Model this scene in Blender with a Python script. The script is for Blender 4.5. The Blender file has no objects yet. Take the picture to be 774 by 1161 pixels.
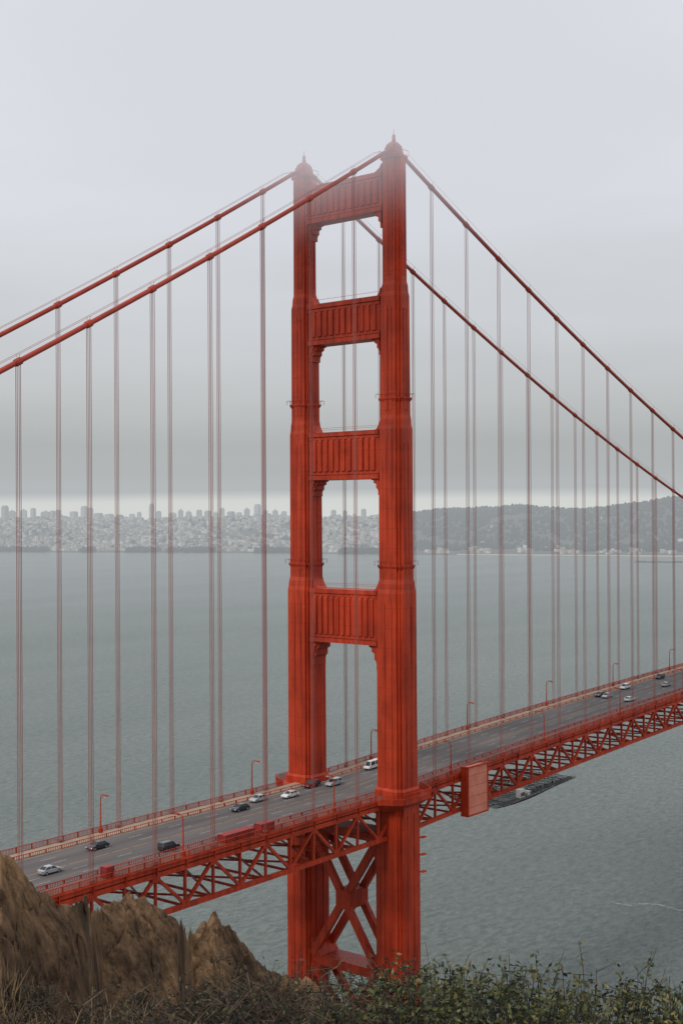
import bpy, math, random
import numpy as np
from mathutils import Vector, Matrix, noise
random.seed(7); rng=np.random.default_rng(7)
S=bpy.context.scene
COL=S.collection
CAM=(-240.3,-190.2,141.0)
F=(0.78,0.6256); R=(0.6256,-0.78)
def loc(u,v,z):   # metres right / forward of the viewpoint terrace -> world
    return (CAM[0]+u*R[0]+v*F[0], CAM[1]+u*R[1]+v*F[1], z)
def zd(X):
    if X<=0: return 76.0
    if X>640: X=1280-X
    if X<=0: return 76.0
    return 76.0+9.5*(1-(1-X/640)**3)
def zc(X):
    if X<0: return 227-0.595*(-X)+0.000323*X*X
    if X>1280: X=X-1280; return 227-0.595*X+0.000323*X*X
    return 88+139*((640-X)/640)**2

# ---------------------------------------------------------------- materials
def mat(name, col, rough=0.6, metal=0.0, var=0.0, scale=1.0, bump=0.0, bscale=None, stretch=(1,1,1), col2=None, spec=0.5, detail=4):
    m=bpy.data.materials.new(name); m.use_nodes=True
    nt=m.node_tree; N=nt.nodes; L=nt.links
    p=N['Principled BSDF']
    p.inputs['Roughness'].default_value=rough; p.inputs['Metallic'].default_value=metal
    p.inputs['Specular IOR Level'].default_value=spec
    c=(*col,1)
    tc=N.new('ShaderNodeTexCoord'); mp=N.new('ShaderNodeMapping'); mp.inputs['Scale'].default_value=stretch
    L.new(tc.outputs['Object'],mp.inputs['Vector'])
    nz=N.new('ShaderNodeTexNoise'); nz.inputs['Scale'].default_value=scale; nz.inputs['Detail'].default_value=detail
    L.new(mp.outputs['Vector'],nz.inputs['Vector'])
    rp=N.new('ShaderNodeValToRGB')
    rp.color_ramp.elements[0].position=0.3; rp.color_ramp.elements[1].position=0.7
    if col2 is None:
        col2=tuple(min(1,x*(1+var)) for x in col); c=(*[x*(1-var) for x in col],1)
    rp.color_ramp.elements[0].color=c; rp.color_ramp.elements[1].color=(*col2,1)
    L.new(nz.outputs['Fac'],rp.inputs['Fac']); L.new(rp.outputs['Color'],p.inputs['Base Color'])
    if bump>0:
        n2=N.new('ShaderNodeTexNoise'); n2.inputs['Scale'].default_value=bscale or scale*3; n2.inputs['Detail'].default_value=6
        L.new(tc.outputs['Object'],n2.inputs['Vector'])
        b=N.new('ShaderNodeBump'); b.inputs['Distance'].default_value=bump; b.inputs['Strength'].default_value=1
        L.new(n2.outputs['Fac'],b.inputs['Height']); L.new(b.outputs['Normal'],p.inputs['Normal'])
    return m

def paint_mat():
    m=bpy.data.materials.new('orange_bridge_paint'); m.use_nodes=True
    nt=m.node_tree; N=nt.nodes; L=nt.links; p=N['Principled BSDF']
    p.inputs['Roughness'].default_value=0.5; p.inputs['Specular IOR Level'].default_value=0.3
    g=N.new('ShaderNodeNewGeometry')
    mp=N.new('ShaderNodeMapping'); mp.inputs['Scale'].default_value=(0.9,0.9,0.045); L.new(g.outputs['Position'],mp.inputs['Vector'])
    n=N.new('ShaderNodeTexNoise'); n.inputs['Scale'].default_value=1.0; n.inputs['Detail'].default_value=7; n.inputs['Roughness'].default_value=.65
    L.new(mp.outputs['Vector'],n.inputs['Vector'])
    n2=N.new('ShaderNodeTexNoise'); n2.inputs['Scale'].default_value=0.13; n2.inputs['Detail'].default_value=6; n2.inputs['Roughness'].default_value=.62
    L.new(g.outputs['Position'],n2.inputs['Vector'])
    r=N.new('ShaderNodeValToRGB'); e=r.color_ramp.elements
    e[0].position=.28; e[0].color=(.25,.020,.008,1); e[1].position=.5; e[1].color=(.49,.046,.013,1)
    x=e.new(.75); x.color=(.60,.070,.021,1)
    L.new(n.outputs['Fac'],r.inputs['Fac'])
    r2=N.new('ShaderNodeValToRGB'); e=r2.color_ramp.elements
    e[0].position=.32; e[0].color=(.68,.66,.70,1); e[1].position=.62; e[1].color=(1.06,1.05,1.05,1)
    L.new(n2.outputs['Fac'],r2.inputs['Fac'])
    mx=N.new('ShaderNodeMix'); mx.data_type='RGBA'; mx.blend_type='MULTIPLY'; mx.inputs[0].default_value=1
    L.new(r.outputs['Color'],mx.inputs[6]); L.new(r2.outputs['Color'],mx.inputs[7])
    sp=N.new('ShaderNodeSeparateXYZ'); L.new(g.outputs['Position'],sp.inputs[0])
    mo=N.new('ShaderNodeMath'); mo.operation='PINGPONG'; mo.inputs[1].default_value=2.3; L.new(sp.outputs['Z'],mo.inputs[0])
    gt=N.new('ShaderNodeMath'); gt.operation='LESS_THAN'; gt.inputs[1].default_value=.07; L.new(mo.outputs[0],gt.inputs[0])
    ms=N.new('ShaderNodeMath'); ms.operation='MULTIPLY'; ms.inputs[1].default_value=.3; L.new(gt.outputs[0],ms.inputs[0])
    m2=N.new('ShaderNodeMix'); m2.data_type='RGBA'; m2.blend_type='MIX'
    L.new(ms.outputs[0],m2.inputs[0]); L.new(mx.outputs[2],m2.inputs[6]); m2.inputs[7].default_value=(.12,.015,.01,1)
    L.new(m2.outputs[2],p.inputs['Base Color'])
    b=N.new('ShaderNodeBump'); b.inputs['Distance'].default_value=.05; L.new(n.outputs['Fac'],b.inputs['Height']); L.new(b.outputs['Normal'],p.inputs['Normal'])
    return m
M_OR=paint_mat()
M_CABLE=mat('cable_paint',(.40,.045,.022),.6,var=.2,scale=.3)
M_ROPE=mat('suspender_rope_paint',(.35,.11,.09),.7,var=.15,scale=.2)
M_ASPH=mat('asphalt',(.105,.095,.092),.9,col2=(.165,.150,.143),scale=.25,stretch=(.12,1.3,1),bump=.01,bscale=6,spec=.2)
M_WALK=mat('sidewalk_concrete',(.32,.25,.18),.9,col2=(.42,.34,.25),scale=.4)
M_WALKR=mat('sidewalk_weathered',(.15,.075,.06),.9,col2=(.22,.12,.09),scale=.4)
M_WHITE=mat('white_road_paint',(.42,.41,.39),.8,var=.25,scale=.7)
M_YEL=mat('yellow_road_paint',(.42,.25,.08),.8,var=.2,scale=2)
M_CONC=mat('pier_concrete',(.25,.24,.22),.9,col2=(.36,.34,.31),scale=.2,bump=.05)
M_STEEL=mat('scaffold_steel_dark',(.07,.075,.08),.6,metal=.2,var=.25,scale=1)
M_GLASSL=mat('lamp_glass',(.75,.72,.6),.3,var=.05)
M_PANEL=mat('tarpaulin_panel',(.60,.17,.10),.75,col2=(.72,.27,.19),scale=.35)

# ---------------------------------------------------------------- mesh builder
class MB:
    def __init__(s): s.v=[]; s.f=[]; s.m=[]
    def add(s,vs,fs,mi=0):
        o=len(s.v); s.v.extend(vs)
        for f in fs: s.f.append(tuple(i+o for i in f)); s.m.append(mi)
    def box(s,x0,x1,y0,y1,z0,z1,mi=0):
        s.add([(x0,y0,z0),(x1,y0,z0),(x1,y1,z0),(x0,y1,z0),(x0,y0,z1),(x1,y0,z1),(x1,y1,z1),(x0,y1,z1)],
              [(0,3,2,1),(4,5,6,7),(0,1,5,4),(1,2,6,5),(2,3,7,6),(3,0,4,7)],mi)
    def beam(s,p0,p1,w,h,mi=0,up=(0,0,1)):
        p0=Vector(p0);p1=Vector(p1); d=(p1-p0).normalized(); u=Vector(up)
        if abs(d.dot(u))>.99: u=Vector((1,0,0))
        a=d.cross(u).normalized(); b=a.cross(d).normalized(); a*=w/2; b*=h/2
        vs=[tuple(q) for q in (p0-a-b,p0+a-b,p0+a+b,p0-a+b,p1-a-b,p1+a-b,p1+a+b,p1-a+b)]
        s.add(vs,[(0,3,2,1),(4,5,6,7),(0,1,5,4),(1,2,6,5),(2,3,7,6),(3,0,4,7)],mi)
    def tube(s,pts,rads,n=8,mi=0):
        pts=[Vector(p) for p in pts]
        if not hasattr(rads,'__len__'): rads=[rads]*len(pts)
        vs=[];fs=[]
        for i,p in enumerate(pts):
            d=(pts[min(i+1,len(pts)-1)]-pts[max(i-1,0)]).normalized()
            u=Vector((0,0,1)) if abs(d.z)<.95 else Vector((1,0,0))
            a=d.cross(u).normalized(); b=a.cross(d)
            for k in range(n):
                t=2*math.pi*k/n; vs.append(tuple(p+(a*math.cos(t)+b*math.sin(t))*rads[i]))
        for i in range(len(pts)-1):
            for k in range(n):
                fs.append((i*n+k,i*n+(k+1)%n,(i+1)*n+(k+1)%n,(i+1)*n+k))
        fs.append(tuple(range(n-1,-1,-1))); fs.append(tuple((len(pts)-1)*n+k for k in range(n)))
        s.add(vs,fs,mi)
    def loft(s,rings,mi=0):
        n=len(rings[0]); vs=[p for r in rings for p in r]; fs=[]
        for i in range(len(rings)-1):
            for k in range(n): fs.append((i*n+k,i*n+(k+1)%n,(i+1)*n+(k+1)%n,(i+1)*n+k))
        fs.append(tuple(range(n-1,-1,-1))); fs.append(tuple((len(rings)-1)*n+k for k in range(n)))
        s.add(vs,fs,mi)
    def obj(s,name,mats,parent=None,smooth=False):
        me=bpy.data.meshes.new(name); me.from_pydata(s.v,[],s.f)
        for m in mats: me.materials.append(m)
        if len(mats)>1: me.polygons.foreach_set('material_index',s.m)
        if smooth: me.polygons.foreach_set('use_smooth',[True]*len(s.f))
        me.update(); o=bpy.data.objects.new(name,me); COL.objects.link(o)
        if parent: o.parent=parent
        return o
def empty(name,l=(0,0,0)):
    e=bpy.data.objects.new(name,None); COL.objects.link(e); e.location=l; return e
def np_obj(name,V,Fq,mats,mi=None,smooth=False):
    me=bpy.data.meshes.new(name); n=Fq.shape[0]; k=Fq.shape[1]
    me.vertices.add(len(V)); me.vertices.foreach_set('co',np.asarray(V,dtype=np.float32).ravel())
    me.loops.add(n*k); me.loops.foreach_set('vertex_index',Fq.astype(np.int32).ravel())
    me.polygons.add(n); me.polygons.foreach_set('loop_start',(np.arange(n)*k).astype(np.int32))
    for m in mats: me.materials.append(m)
    if mi is not None: me.polygons.foreach_set('material_index',mi.astype(np.int32))
    me.polygons.foreach_set('use_smooth',[smooth]*n)
    me.update(calc_edges=True); me.validate()
    o=bpy.data.objects.new(name,me); COL.objects.link(o); return o

# ---------------------------------------------------------------- bridge
BR=empty('suspension_bridge')
SP=15.24; HY=13.7
def legpoly(wx,wy,cy,z,s=None):
    s=s if s is not None else 0.58
    a=wx/2;b=wy/2
    q=[(a,b-2*s),(a-s,b-2*s),(a-s,b-s),(a-2*s,b-s),(a-2*s,b)]
    pts=q+[(-x,y) for x,y in q[::-1]]+[(-x,-y) for x,y in q]+[(x,-y) for x,y in q[::-1]]
    return [(x,y+cy,z) for x,y in pts]
STR=[(212.3,221.2,4.4,5.5),(182.6,192.2,5.4,6.3),(149.8,161.0,6.2,6.9),(110.8,123.4,7.6,7.6)]
def leg_section_w(z):
    for zz,w in ((74,(8.7,8.0)),(124,(7.6,7.6)),(162,(6.2,6.9)),(193,(5.4,6.3)),(240,(4.3,5.5))):
        if z<zz: return w
def build_tower():
    T=MB()
    for cy in (-HY,HY):
        P=lambda wx,wy,z,s=None: legpoly(wx,wy,cy,z,s)
        T.loft([P(9.6,8.8,9),P(9.0,8.3,16),P(8.7,8.0,20),P(8.7,8.0,73),P(8.1,7.8,74.5),P(7.7,7.6,76),P(7.6,7.5,123.0),P(7.2,7.3,124.0),P(7.0,7.2,125.2),P(6.4,6.9,126.2),
                P(6.25,6.8,161),P(5.9,6.6,162.0),P(5.8,6.5,163.4),P(5.5,6.3,164.3),P(5.35,6.2,192),P(4.95,5.9,193),P(4.8,5.8,194.4),P(4.35,5.5,195.4),P(4.2,5.4,223.8),P(3.9,5.0,224.6)])
        for (z0,z1,wx,wy) in ((76.2,120,7.6,7.5),(127.5,158,6.2,6.8),(165.3,189,5.4,6.2),(196.8,221,4.2,5.4),(20,72,8.7,8.0)):
            a=wx/2;b=wy/2
            oy=max(.56,(b-2.0)*.55); ox=max(.5,(a-2.0)*.55)
            for sx in (-1,1):
                for k in (-1,1):
                    yc=cy+k*oy; xx=sx*a
                    T.loft([[(xx-.16,yc-.42,z0),(xx+.16,yc-.42,z0),(xx+.16,yc+.42,z0),(xx-.16,yc+.42,z0)],
                            [(xx-.16,yc-.42,z1),(xx+.16,yc-.42,z1),(xx+.16,yc+.42,z1),(xx-.16,yc+.42,z1)],
                            [(xx-.05,yc-.1,z1+1.6),(xx+.05,yc-.1,z1+1.6),(xx+.05,yc+.1,z1+1.6),(xx-.05,yc+.1,z1+1.6)]])
            wb=.4 if a>2.6 else .28
            for sy in (-1,1):
                for k in (-1,1):
                    xc=k*ox; yy=cy+sy*b
                    T.box(xc-wb,xc+wb,yy-.15,yy+.15,z0,z1)
        for zl in (168.3,129.4):
            wx,wy=leg_section_w(zl)
            T.loft([P(wx+.1,wy+.1,zl-.8),P(wx+.7,wy+.7,zl-.15),P(wx+.7,wy+.7,zl+.1)])
            a=wx/2+.3;b=wy/2+.3
            for sx in (-1,1):
                T.box(sx*a-.03,sx*a+.03,cy-b,cy+b,zl+1.0,zl+1.06); T.box(-a,a,cy+sx*b-.03,cy+sx*b+.03,zl+1.0,zl+1.06)
            for i in range(6):
                t=-1+2*i/5
                for sx in (-1,1):
                    T.box(sx*a-.03,sx*a+.03,cy+t*b-.03,cy+t*b+.03,zl,zl+1.05); T.box(t*a-.03,t*a+.03,cy+sx*b-.03,cy+sx*b+.03,zl,zl+1.05)
        T.loft([P(4.8,5.6,224.0,.4),P(4.8,5.6,224.7,.4),P(4.2,3.6,225.0,.3),P(3.4,2.6,227.2,.2),P(1.8,1.4,228.0,.1)])
        for sx in (-1,1): T.box(sx*2.0-.35,sx*2.0+.35,cy-.9,cy+.9,224.6,226.4)
        T.tube([(0,cy,227.8),(0,cy,228.8)],[.55,.45],10); T.tube([(0,cy,228.8),(0,cy,229.6),(0,cy,230.0)],[.35,.4,.1],10); T.tube([(0,cy,229.8),(0,cy,231.0)],.07,5)
        for sx in (-1,1):
            for sy in (-1,1):
                T.tube([(sx*2.2,cy+sy*2.6,224.6),(sx*2.2,cy+sy*2.6,226.0)],.05,4)
        for sy in (-1,1): T.box(-2.2,2.2,cy+sy*2.6-.03,cy+sy*2.6+.03,225.9,226.0)
        T.loft([P(8.6,8.4,76.1),P(8.6,8.4,77.6),P(7.8,7.8,78.2)])
    for i,(z0,z1,wx,wy) in enumerate(STR):
        yi=HY-wy/2+.35; dx=wx*.36; H=z1-z0
        T.box(-dx,dx,-yi,yi,z0,z1)
        for (a,b,e) in ((z1-.9,z1+.12,.42),(z1-1.7,z1-1.1,.2),(z0-.1,z0+.9,.42),(z0+1.1,z0+1.6,.2)):
            T.box(-dx-e,dx+e,-yi+.01,yi-.01,a,b)
        nr=11; sp=(2*yi-1.6)/nr
        for k in range(nr):
            y=-yi+.8+sp*(k+.5)
            for sx in (-1,1):
                x=sx*dx
                zt=z1-2.0; zb=z0+1.9
                T.loft([[(x-.36,y-sp*.3,zb),(x+.36,y-sp*.3,zb),(x+.36,y+sp*.3,zb),(x-.36,y+sp*.3,zb)],
                        [(x-.36,y-sp*.3,zt),(x+.36,y-sp*.3,zt),(x+.36,y+sp*.3,zt),(x-.36,y+sp*.3,zt)],
                        [(x-.05,y-sp*.1,zt+.5),(x+.05,y-sp*.1,zt+.5),(x+.05,y+sp*.1,zt+.5),(x-.05,y+sp*.1,zt+.5)]])
        w,h=(2.4,4.0) if i<3 else (2.7,6.0)
        prof=[(0,0),(w,0),(w,-.35*h*.3),(w*.72,-.14*h),(w*.72,-.28*h),(w*.42,-.36*h),(w*.42,-.58*h),(w*.18,-.68*h),(w*.18,-h),(0,-h)]
        for sy in (-1,1):
            for (q,s2) in ((0.0,1.0),(0.25,.72)):
                d2=dx*.8+q*1.2
                A=[(-d2,sy*(yi-.3-p*s2),z0+.05+r*s2) for p,r in prof]; B=[(d2,sy*(yi-.3-p*s2),z0+.05+r*s2) for p,r in prof]
                T.loft([A,B])
        if i>0:
            for sy in (-1,1):
                pf=[(0,0),(1.7,0),(.9,.5),(.4,1.3),(0,2.2)]
                T.loft([[(-dx*.7,sy*(yi-.3-p),z1+r) for p,r in pf],[(dx*.7,sy*(yi-.3-p),z1+r) for p,r in pf]])
            for sx in (-1,1):
                T.box(sx*(dx+.2)-.03,sx*(dx+.2)+.03,-yi,yi,z1+1.1,z1+1.16)
        else:
            for sy in (-1,1):
                pf=[(0,0),(3.2,0),(1.8,.5),(.7,1.2),(0,2.2)]
                T.loft([[(-dx*.8,sy*(yi-.3-p),z1+r) for p,r in pf],[(dx*.8,sy*(yi-.3-p),z1+r) for p,r in pf]])
    yi=HY-3.9
    for (za,zb) in ((65,35),(33,9)):
        for x in (-2.9,2.9):
            T.beam((x,-yi,za),(x,yi,zb),1.3,1.7); T.beam((x+.01,yi,za),(x+.01,-yi,zb),1.28,1.68)
        zm=(za+zb)/2
        T.box(-3.7,3.7,-2.0,2.0,zm-2.2,zm+2.2)
        for sy in (-1,1):
            for zz,k in ((za,-1),(zb,1)):
                pf=[(0,0),(3.2,0),(0,k*4.6)]
                T.loft([[(-3.4,sy*(yi+.3-p),zz+r) for p,r in pf],[(3.4,sy*(yi+.3-p),zz+r) for p,r in pf]])
    for zz in (66.0,34.0): T.box(-3.2,3.2,-yi-.3,yi+.3,zz-1.1,zz+1.1)
    for x in (-4.55,4.55):
        T.tube([(x,HY*-1-1.0,20),(x,HY*-1-1.0,72)],.12,5)
    for z in (58,62,66): T.box(3.0,4.6,-HY-4.9,-HY-3.9,z,z+.25)
    return T
tw=build_tower().obj('tower_steelwork',[M_OR],BR)
t2=bpy.data.objects.new('far_tower_steelwork',tw.data); COL.objects.link(t2); t2.location=(1280,0,0); t2.parent=BR
P=MB()
for X in (0,1280):
    rings=[]
    for z,k in ((-6,1.1),(7.5,1.0),(9.2,.98)):
        rings.append([(X+11*k*math.copysign(abs(math.cos(t))**.6,math.cos(t)),24*k*math.copysign(abs(math.sin(t))**.6,math.sin(t)),z) for t in [2*math.pi*i/28 for i in range(28)]])
    P.loft(rings)
P.obj('tower_piers',[M_CONC],BR)

C=MB()
for y in (-HY,HY):
    xs=[-343+i*7.0 for i in range(50)]+[j*8 for j in range(0,161)]+[1280+7*i for i in range(1,40)]
    xs=sorted(set([x for x in xs if x<=-3]+[x for x in xs if x>=0]))
    C.tube([(x,y,zc(x)) for x in xs],.47,10)
    for k in range(-22,84):
        X=k*SP
        if k in (0,): continue
        d=Vector((1,0,(zc(X+.5)-zc(X-.5)))).normalized(); p=Vector((X,y,zc(X)))
        C.tube([p-d*.75,p-d*.6,p+d*.6,p+d*.75],[.5,.66,.66,.5],10)
C.obj('main_cables',[M_CABLE],BR,smooth=False)
C=MB()
for y in (-HY,HY):
    for s in (-.55,.55):
        C.tube([(x,y+s,zc(x)+1.35) for x in range(-343,1280,12)],.035,4)
    for k in range(-44,160):
        X=k*SP/2
        if k%2==0:
            for s in (-.55,.55): C.tube([(X,y,zc(X)),(X,y+s,zc(X)+1.4)],.04,4)
C.obj('cable_hand_ropes',[M_ROPE],BR)
C=MB()
for y in (-HY,HY):
    for k in range(-21,84):
        if k==0: continue
        X=k*SP; zt=zc(X)-.4; zb=zd(X)-1.5
        if zt<zb+1: continue
        for dx_ in (-.34,.34):
            for dy in (-.2,.2):
                C.tube([(X+dx_,y+dy,zb),(X+dx_,y+dy,zt)],.055,5)
        C.box(X-.5,X+.5,y-.35,y+.35,zb+1.9,zb+2.3)
C.obj('suspender_ropes',[M_ROPE],BR)

PS=7.62
D=MB()
ks=list(range(-45,168))
for k in ks:
    X0=k*PS;X1=X0+PS; a=zd(X0);b=zd(X1)
    for sy in (-1,1):
        y=sy*HY
        D.beam((X0,y,a-1.75),(X1,y,b-1.75),.85,.95); D.beam((X0,y,a-9.2),(X1,y,b-9.2),.85,.9)
        D.beam((X0,sy*14.05,a-.55),(X1,sy*14.05,b-.55),.12,.95)
        D.beam((X0,sy*14.2,a-.05),(X1,sy*14.2,b-.05),.5,.22)
        D.beam((X0,y,a-2.2),(X0,y,a-8.8),.42,.55,up=(0,1,0))
        if k%2==0: D.beam((X0,y,a-2.0),(X1,y,b-8.9),.55,.62,up=(0,1,0))
        else: D.beam((X0,y,a-8.9),(X1,y,b-2.0),.55,.62,up=(0,1,0))
        zz=a-8.8 if k%2 else a-2.1
        D.box(X0-1.0,X0+1.0,y-.34,y+.34,zz-.8,zz+.8)
        D.box(X0-.1,X0+.1,min(y,sy*14.4),max(y,sy*14.4),a-1.7,a-.2)
    D.box(X0-.15,X0+.15,-13.3,13.3,a-.95,a-.65); D.box(X0-.15,X0+.15,-13.3,13.3,a-2.9,a-2.6)
    for j in range(10):
        ya=-13.2+j*2.64
        D.beam((X0,ya,a-2.7 if j%2 else a-.8),(X0,ya+2.64,a-.8 if j%2 else a-2.7),.18,.2)
    D.box(X0-.2,X0+.2,-13.3,13.3,a-9.5,a-9.05)
    if k%2==0:
        X2=X0+2*PS;c=zd(X2)
        D.beam((X0,-13.3,a-9.25),(X2,13.3,c-9.25),.4,.35); D.beam((X0,13.3,a-9.3),(X2,-13.3,c-9.3),.4,.35)
    for y in (-11.5,-8,-4,0,4,8,11.5): D.beam((X0,y,a-.6),(X1,y,b-.6),.3,.5)
D.obj('stiffening_truss',[M_OR],BR)
G=MB()
def rail_line(G,y,h,x0,x1,step=.75,pick=True,base=0.0):
    X=x0
    while X<x1:
        X1=min(X+PS,x1); a=zd(X)+base;b=zd(X1)+base
        G.beam((X,y,a+h),(X1,y,b+h),.14,.12); G.beam((X,y,a+.18),(X1,y,b+.18),.1,.1)
        X=X1
    X=x0
    while X<x1:
        a=zd(X)+base; G.box(X-.1,X+.1,y-.1,y+.1,a,a+h+.06); X+=PS/2
    if pick:
        X=x0
        while X<min(x1,420):
            a=zd(X)+base; G.box(X-.045,X+.045,y-.03,y+.03,a+.18,a+h); X+=step*.45
for sy in (-1,1):
    rail_line(G,sy*14.05,1.25,-342,-8.5); rail_line(G,sy*14.05,1.25,8.5,1271)
    rail_line(G,sy*9.75,.85,-342,1280,step=1.2)
    pl=[(-9,14.0),(-7.2,17.4),(-5.2,19.6),(5.2,19.6),(7.2,17.4),(9,14.0)]
    for X in (0,1280):
        A=[(X+p,sy*q,75.2) for p,q in pl]; B=[(X+p,sy*q,76.16) for p,q in pl]
        G.loft([A,B]); G.loft([[(X+p*.7,sy*(14+(q-14)*.5),73.2) for p,q in pl],[(X+p*.98,sy*(q-.1),75.22) for p,q in pl]])
        for i in range(5):
            p,q=pl[i];r,t=pl[i+1]
            for h in (.3,.75,1.3): G.beam((X+p,sy*q,76.16+h),(X+r,sy*t,76.16+h),.12,.1)
            n=max(2,int(math.hypot(r-p,t-q)/.4))
            for j in range(n):
                u=j/n; G.box(X+p+(r-p)*u-.05,X+p+(r-p)*u+.05,sy*(q+(t-q)*u)-.05,sy*(q+(t-q)*u)+.05,76.1,77.5)
G.obj('railings',[M_OR],BR)
def strip(name,y0,y1,dz,m,x0=-343,x1=1280,thick=None):
    b=MB(); n=int((x1-x0)/PS)
    for i in range(n):
        a=x0+(x1-x0)*i/n; c=x0+(x1-x0)*(i+1)/n
        if thick:
            za=zd(a)+dz; zb=zd(c)+dz
            b.add([(a,y0,za-thick),(c,y0,zb-thick),(c,y1,zb-thick),(a,y1,za-thick),(a,y0,za),(c,y0,zb),(c,y1,zb),(a,y1,za)],[(0,3,2,1),(4,5,6,7),(0,1,5,4),(2,3,7,6)])
        else: b.add([(a,y0,zd(a)+dz),(c,y0,zd(c)+dz),(c,y1,zd(c)+dz),(a,y1,zd(a)+dz)],[(0,1,2,3)])
    return b.obj(name,[m])
o=strip('deck_slab',-9.6,9.6,-.02,M_CONC,thick=.3); o.parent=BR
strip('road',-9.3,9.3,0.0,M_ASPH)
strip('sidewalk',9.62,13.95,.16,M_WALK,thick=.4)
strip('sidewalk',-13.95,-9.62,.16,M_WALKR,thick=.4)
L=MB()
for y in (-6.1,-3.05,0,3.05,6.1):
    X=-340
    while X<1270:
        if y==0: 
            L.add([(X,y-.09,zd(X)+.008),(X+4.5,y-.09,zd(X+4.5)+.008),(X+4.5,y+.09,zd(X+4.5)+.008),(X,y+.09,zd(X)+.008)],[(0,1,2,3)],1)
        else:
            L.add([(X,y-.07,zd(X)+.008),(X+3.6,y-.07,zd(X+3.6)+.008),(X+3.6,y+.07,zd(X+3.6)+.008),(X,y+.07,zd(X)+.008)],[(0,1,2,3)],0)
        X+=5.2 if y==0 else 11
for y in (-9.0,9.0):
    X=-342
    while X<1270:
        L.add([(X,y-.05,zd(X)+.008),(X+7.5,y-.05,zd(X+7.5)+.008),(X+7.5,y+.05,zd(X+7.5)+.008),(X,y+.05,zd(X)+.008)],[(0,1,2,3)],0); X+=7.5
L.obj('lane_markings',[M_WHITE,M_YEL],BR)

def panel_shelter():
    b=MB(); x0,x1=25.5,34.5; y0,y1=-16.6,-14.4; z0=66.6; z1=78.6
    b.box(x0+.2,x1-.2,y0+.1,y1,z0+.2,z1-.2,1)
    for x in (x0,x1):
        b.box(x-.16,x+.16,y0-.08,y0+.2,z0,z1); 
    for z in (z0,z1): b.box(x0-.2,x1+.2,y0-.1,y0+.24,z-.18,z+.18); b.box(x0-.2,x0+.24,y0,y1,z-.18,z+.18)
    b.box(x0-.1,x0+.15,y0,y1,z0,z1)
    for i in range(4): b.box(x0+.3,x1-.3,y0+.06,y0+.115,z0+2+i*2.6,z0+2.06+i*2.6,0)
    for x in (x0+.5,x1-.5): b.beam((x,y1-.3,z1),(x,-13.9,z1),.2,.2)
    return b.obj('maintenance_shelter_panel',[M_OR,M_PANEL])
panel_shelter()
b=MB()
n_=21
for k in range(n_):
    X=39+k*1.85; zt=zd(X)-9.5; zz=zt-1.2; hull=1.9*math.sin(math.pi*min(1,(k+2)/n_*1.0))**.6 if k<n_-2 else .5
    b.box(X-.06,X+.06,-19,-2,zz,zz+.12)
    if k%3==0:
        for y in (-19,-9.5,-2): b.tube([(X,y,zz),(X,y if y>-14 else -13.8,zt+.6)],.06,4)
    if k<n_-1:
        X2=X+1.85; z2=zd(X2)-10.7
        for j in range(18): b.beam((X,-19+1.0*j,zz+.1),(X2,-19+1.0*j,z2+.1),.09,.09)
        for h in (.5,1.1): b.beam((X,-19,zz+h),(X2,-19,z2+h),.07,.07)
        for q in (0,1): 
            for (ya,yb) in ((-19,-16),(-16,-6),(-6,-2)):
                za=zz if ya in(-19,) else zz-hull; zb_=zz if yb==-2 else zz-hull
                b.beam((X+q*.9,ya,za),(X+q*.9,yb,zb_),.09,.09)
        for y,h in ((-17.5,.5),(-16,1),(-13,1),(-10,1),(-7,1),(-4,.5)): b.beam((X,y,zz-hull*h),(X2,y,z2-hull*h),.09,.09)
        if k%2==0: b.beam((X,-19,zz),(X2,-16,z2-hull),.09,.09)
        b.box(X,X+1.7,-18.6,-16.8,zz+.14,zz+.2)
b.box(47,49.2,-18.6,-17.2,zd(47)-10.4,zd(47)-8.2,1); b.box(47.2,49.0,-18.7,-18.6,zd(47)-9.9,zd(47)-9.0,0)
b.box(51,52.2,-18.4,-17.4,zd(47)-10.4,zd(47)-9.2,1)
for i in range(9): b.box(55+i*2.1,55.9+i*2.1,-18.4+i%3*.6,-17.2,zd(60)-10.6,zd(60)-9.9+.3*(i%2),0)
b.obj('scaffold_platform',[M_STEEL,mat('site_white_paint',(.55,.55,.53),.6,var=.1)])
def container(x0,x1,y0,y1,h,name):
    b=MB(); z=zd(x0)+.17
    b.box(x0,x1,y0,y1,z+.15,z+h,0)
    n=int((x1-x0)/.4)
    for i in range(n): b.box(x0+.1+i*.4,x0+.3+i*.4,y0-.05,y1+.05,z+.25,z+h-.15,0)
    for a in (x0,x1):
        for c in (y0,y1): b.box(a-.1,a+.1,c-.1,c+.1,z,z+h+.05,0)
    b.box(x0-.05,x1+.05,y0-.08,y1+.08,z+h,z+h+.08,0)
    return b.obj(name,[mat('red_sheet_metal',(.30,.026,.02),.6,var=.25,scale=.8)])
container(-57,-48.5,-13.2,-11.2,1.5,'equipment_container'); container(-46.5,-42.5,-13.2,-11.4,1.7,'equipment_container')
container(-88,-86.2,-13.6,-12.2,2.0,'utility_cabinet')

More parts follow.
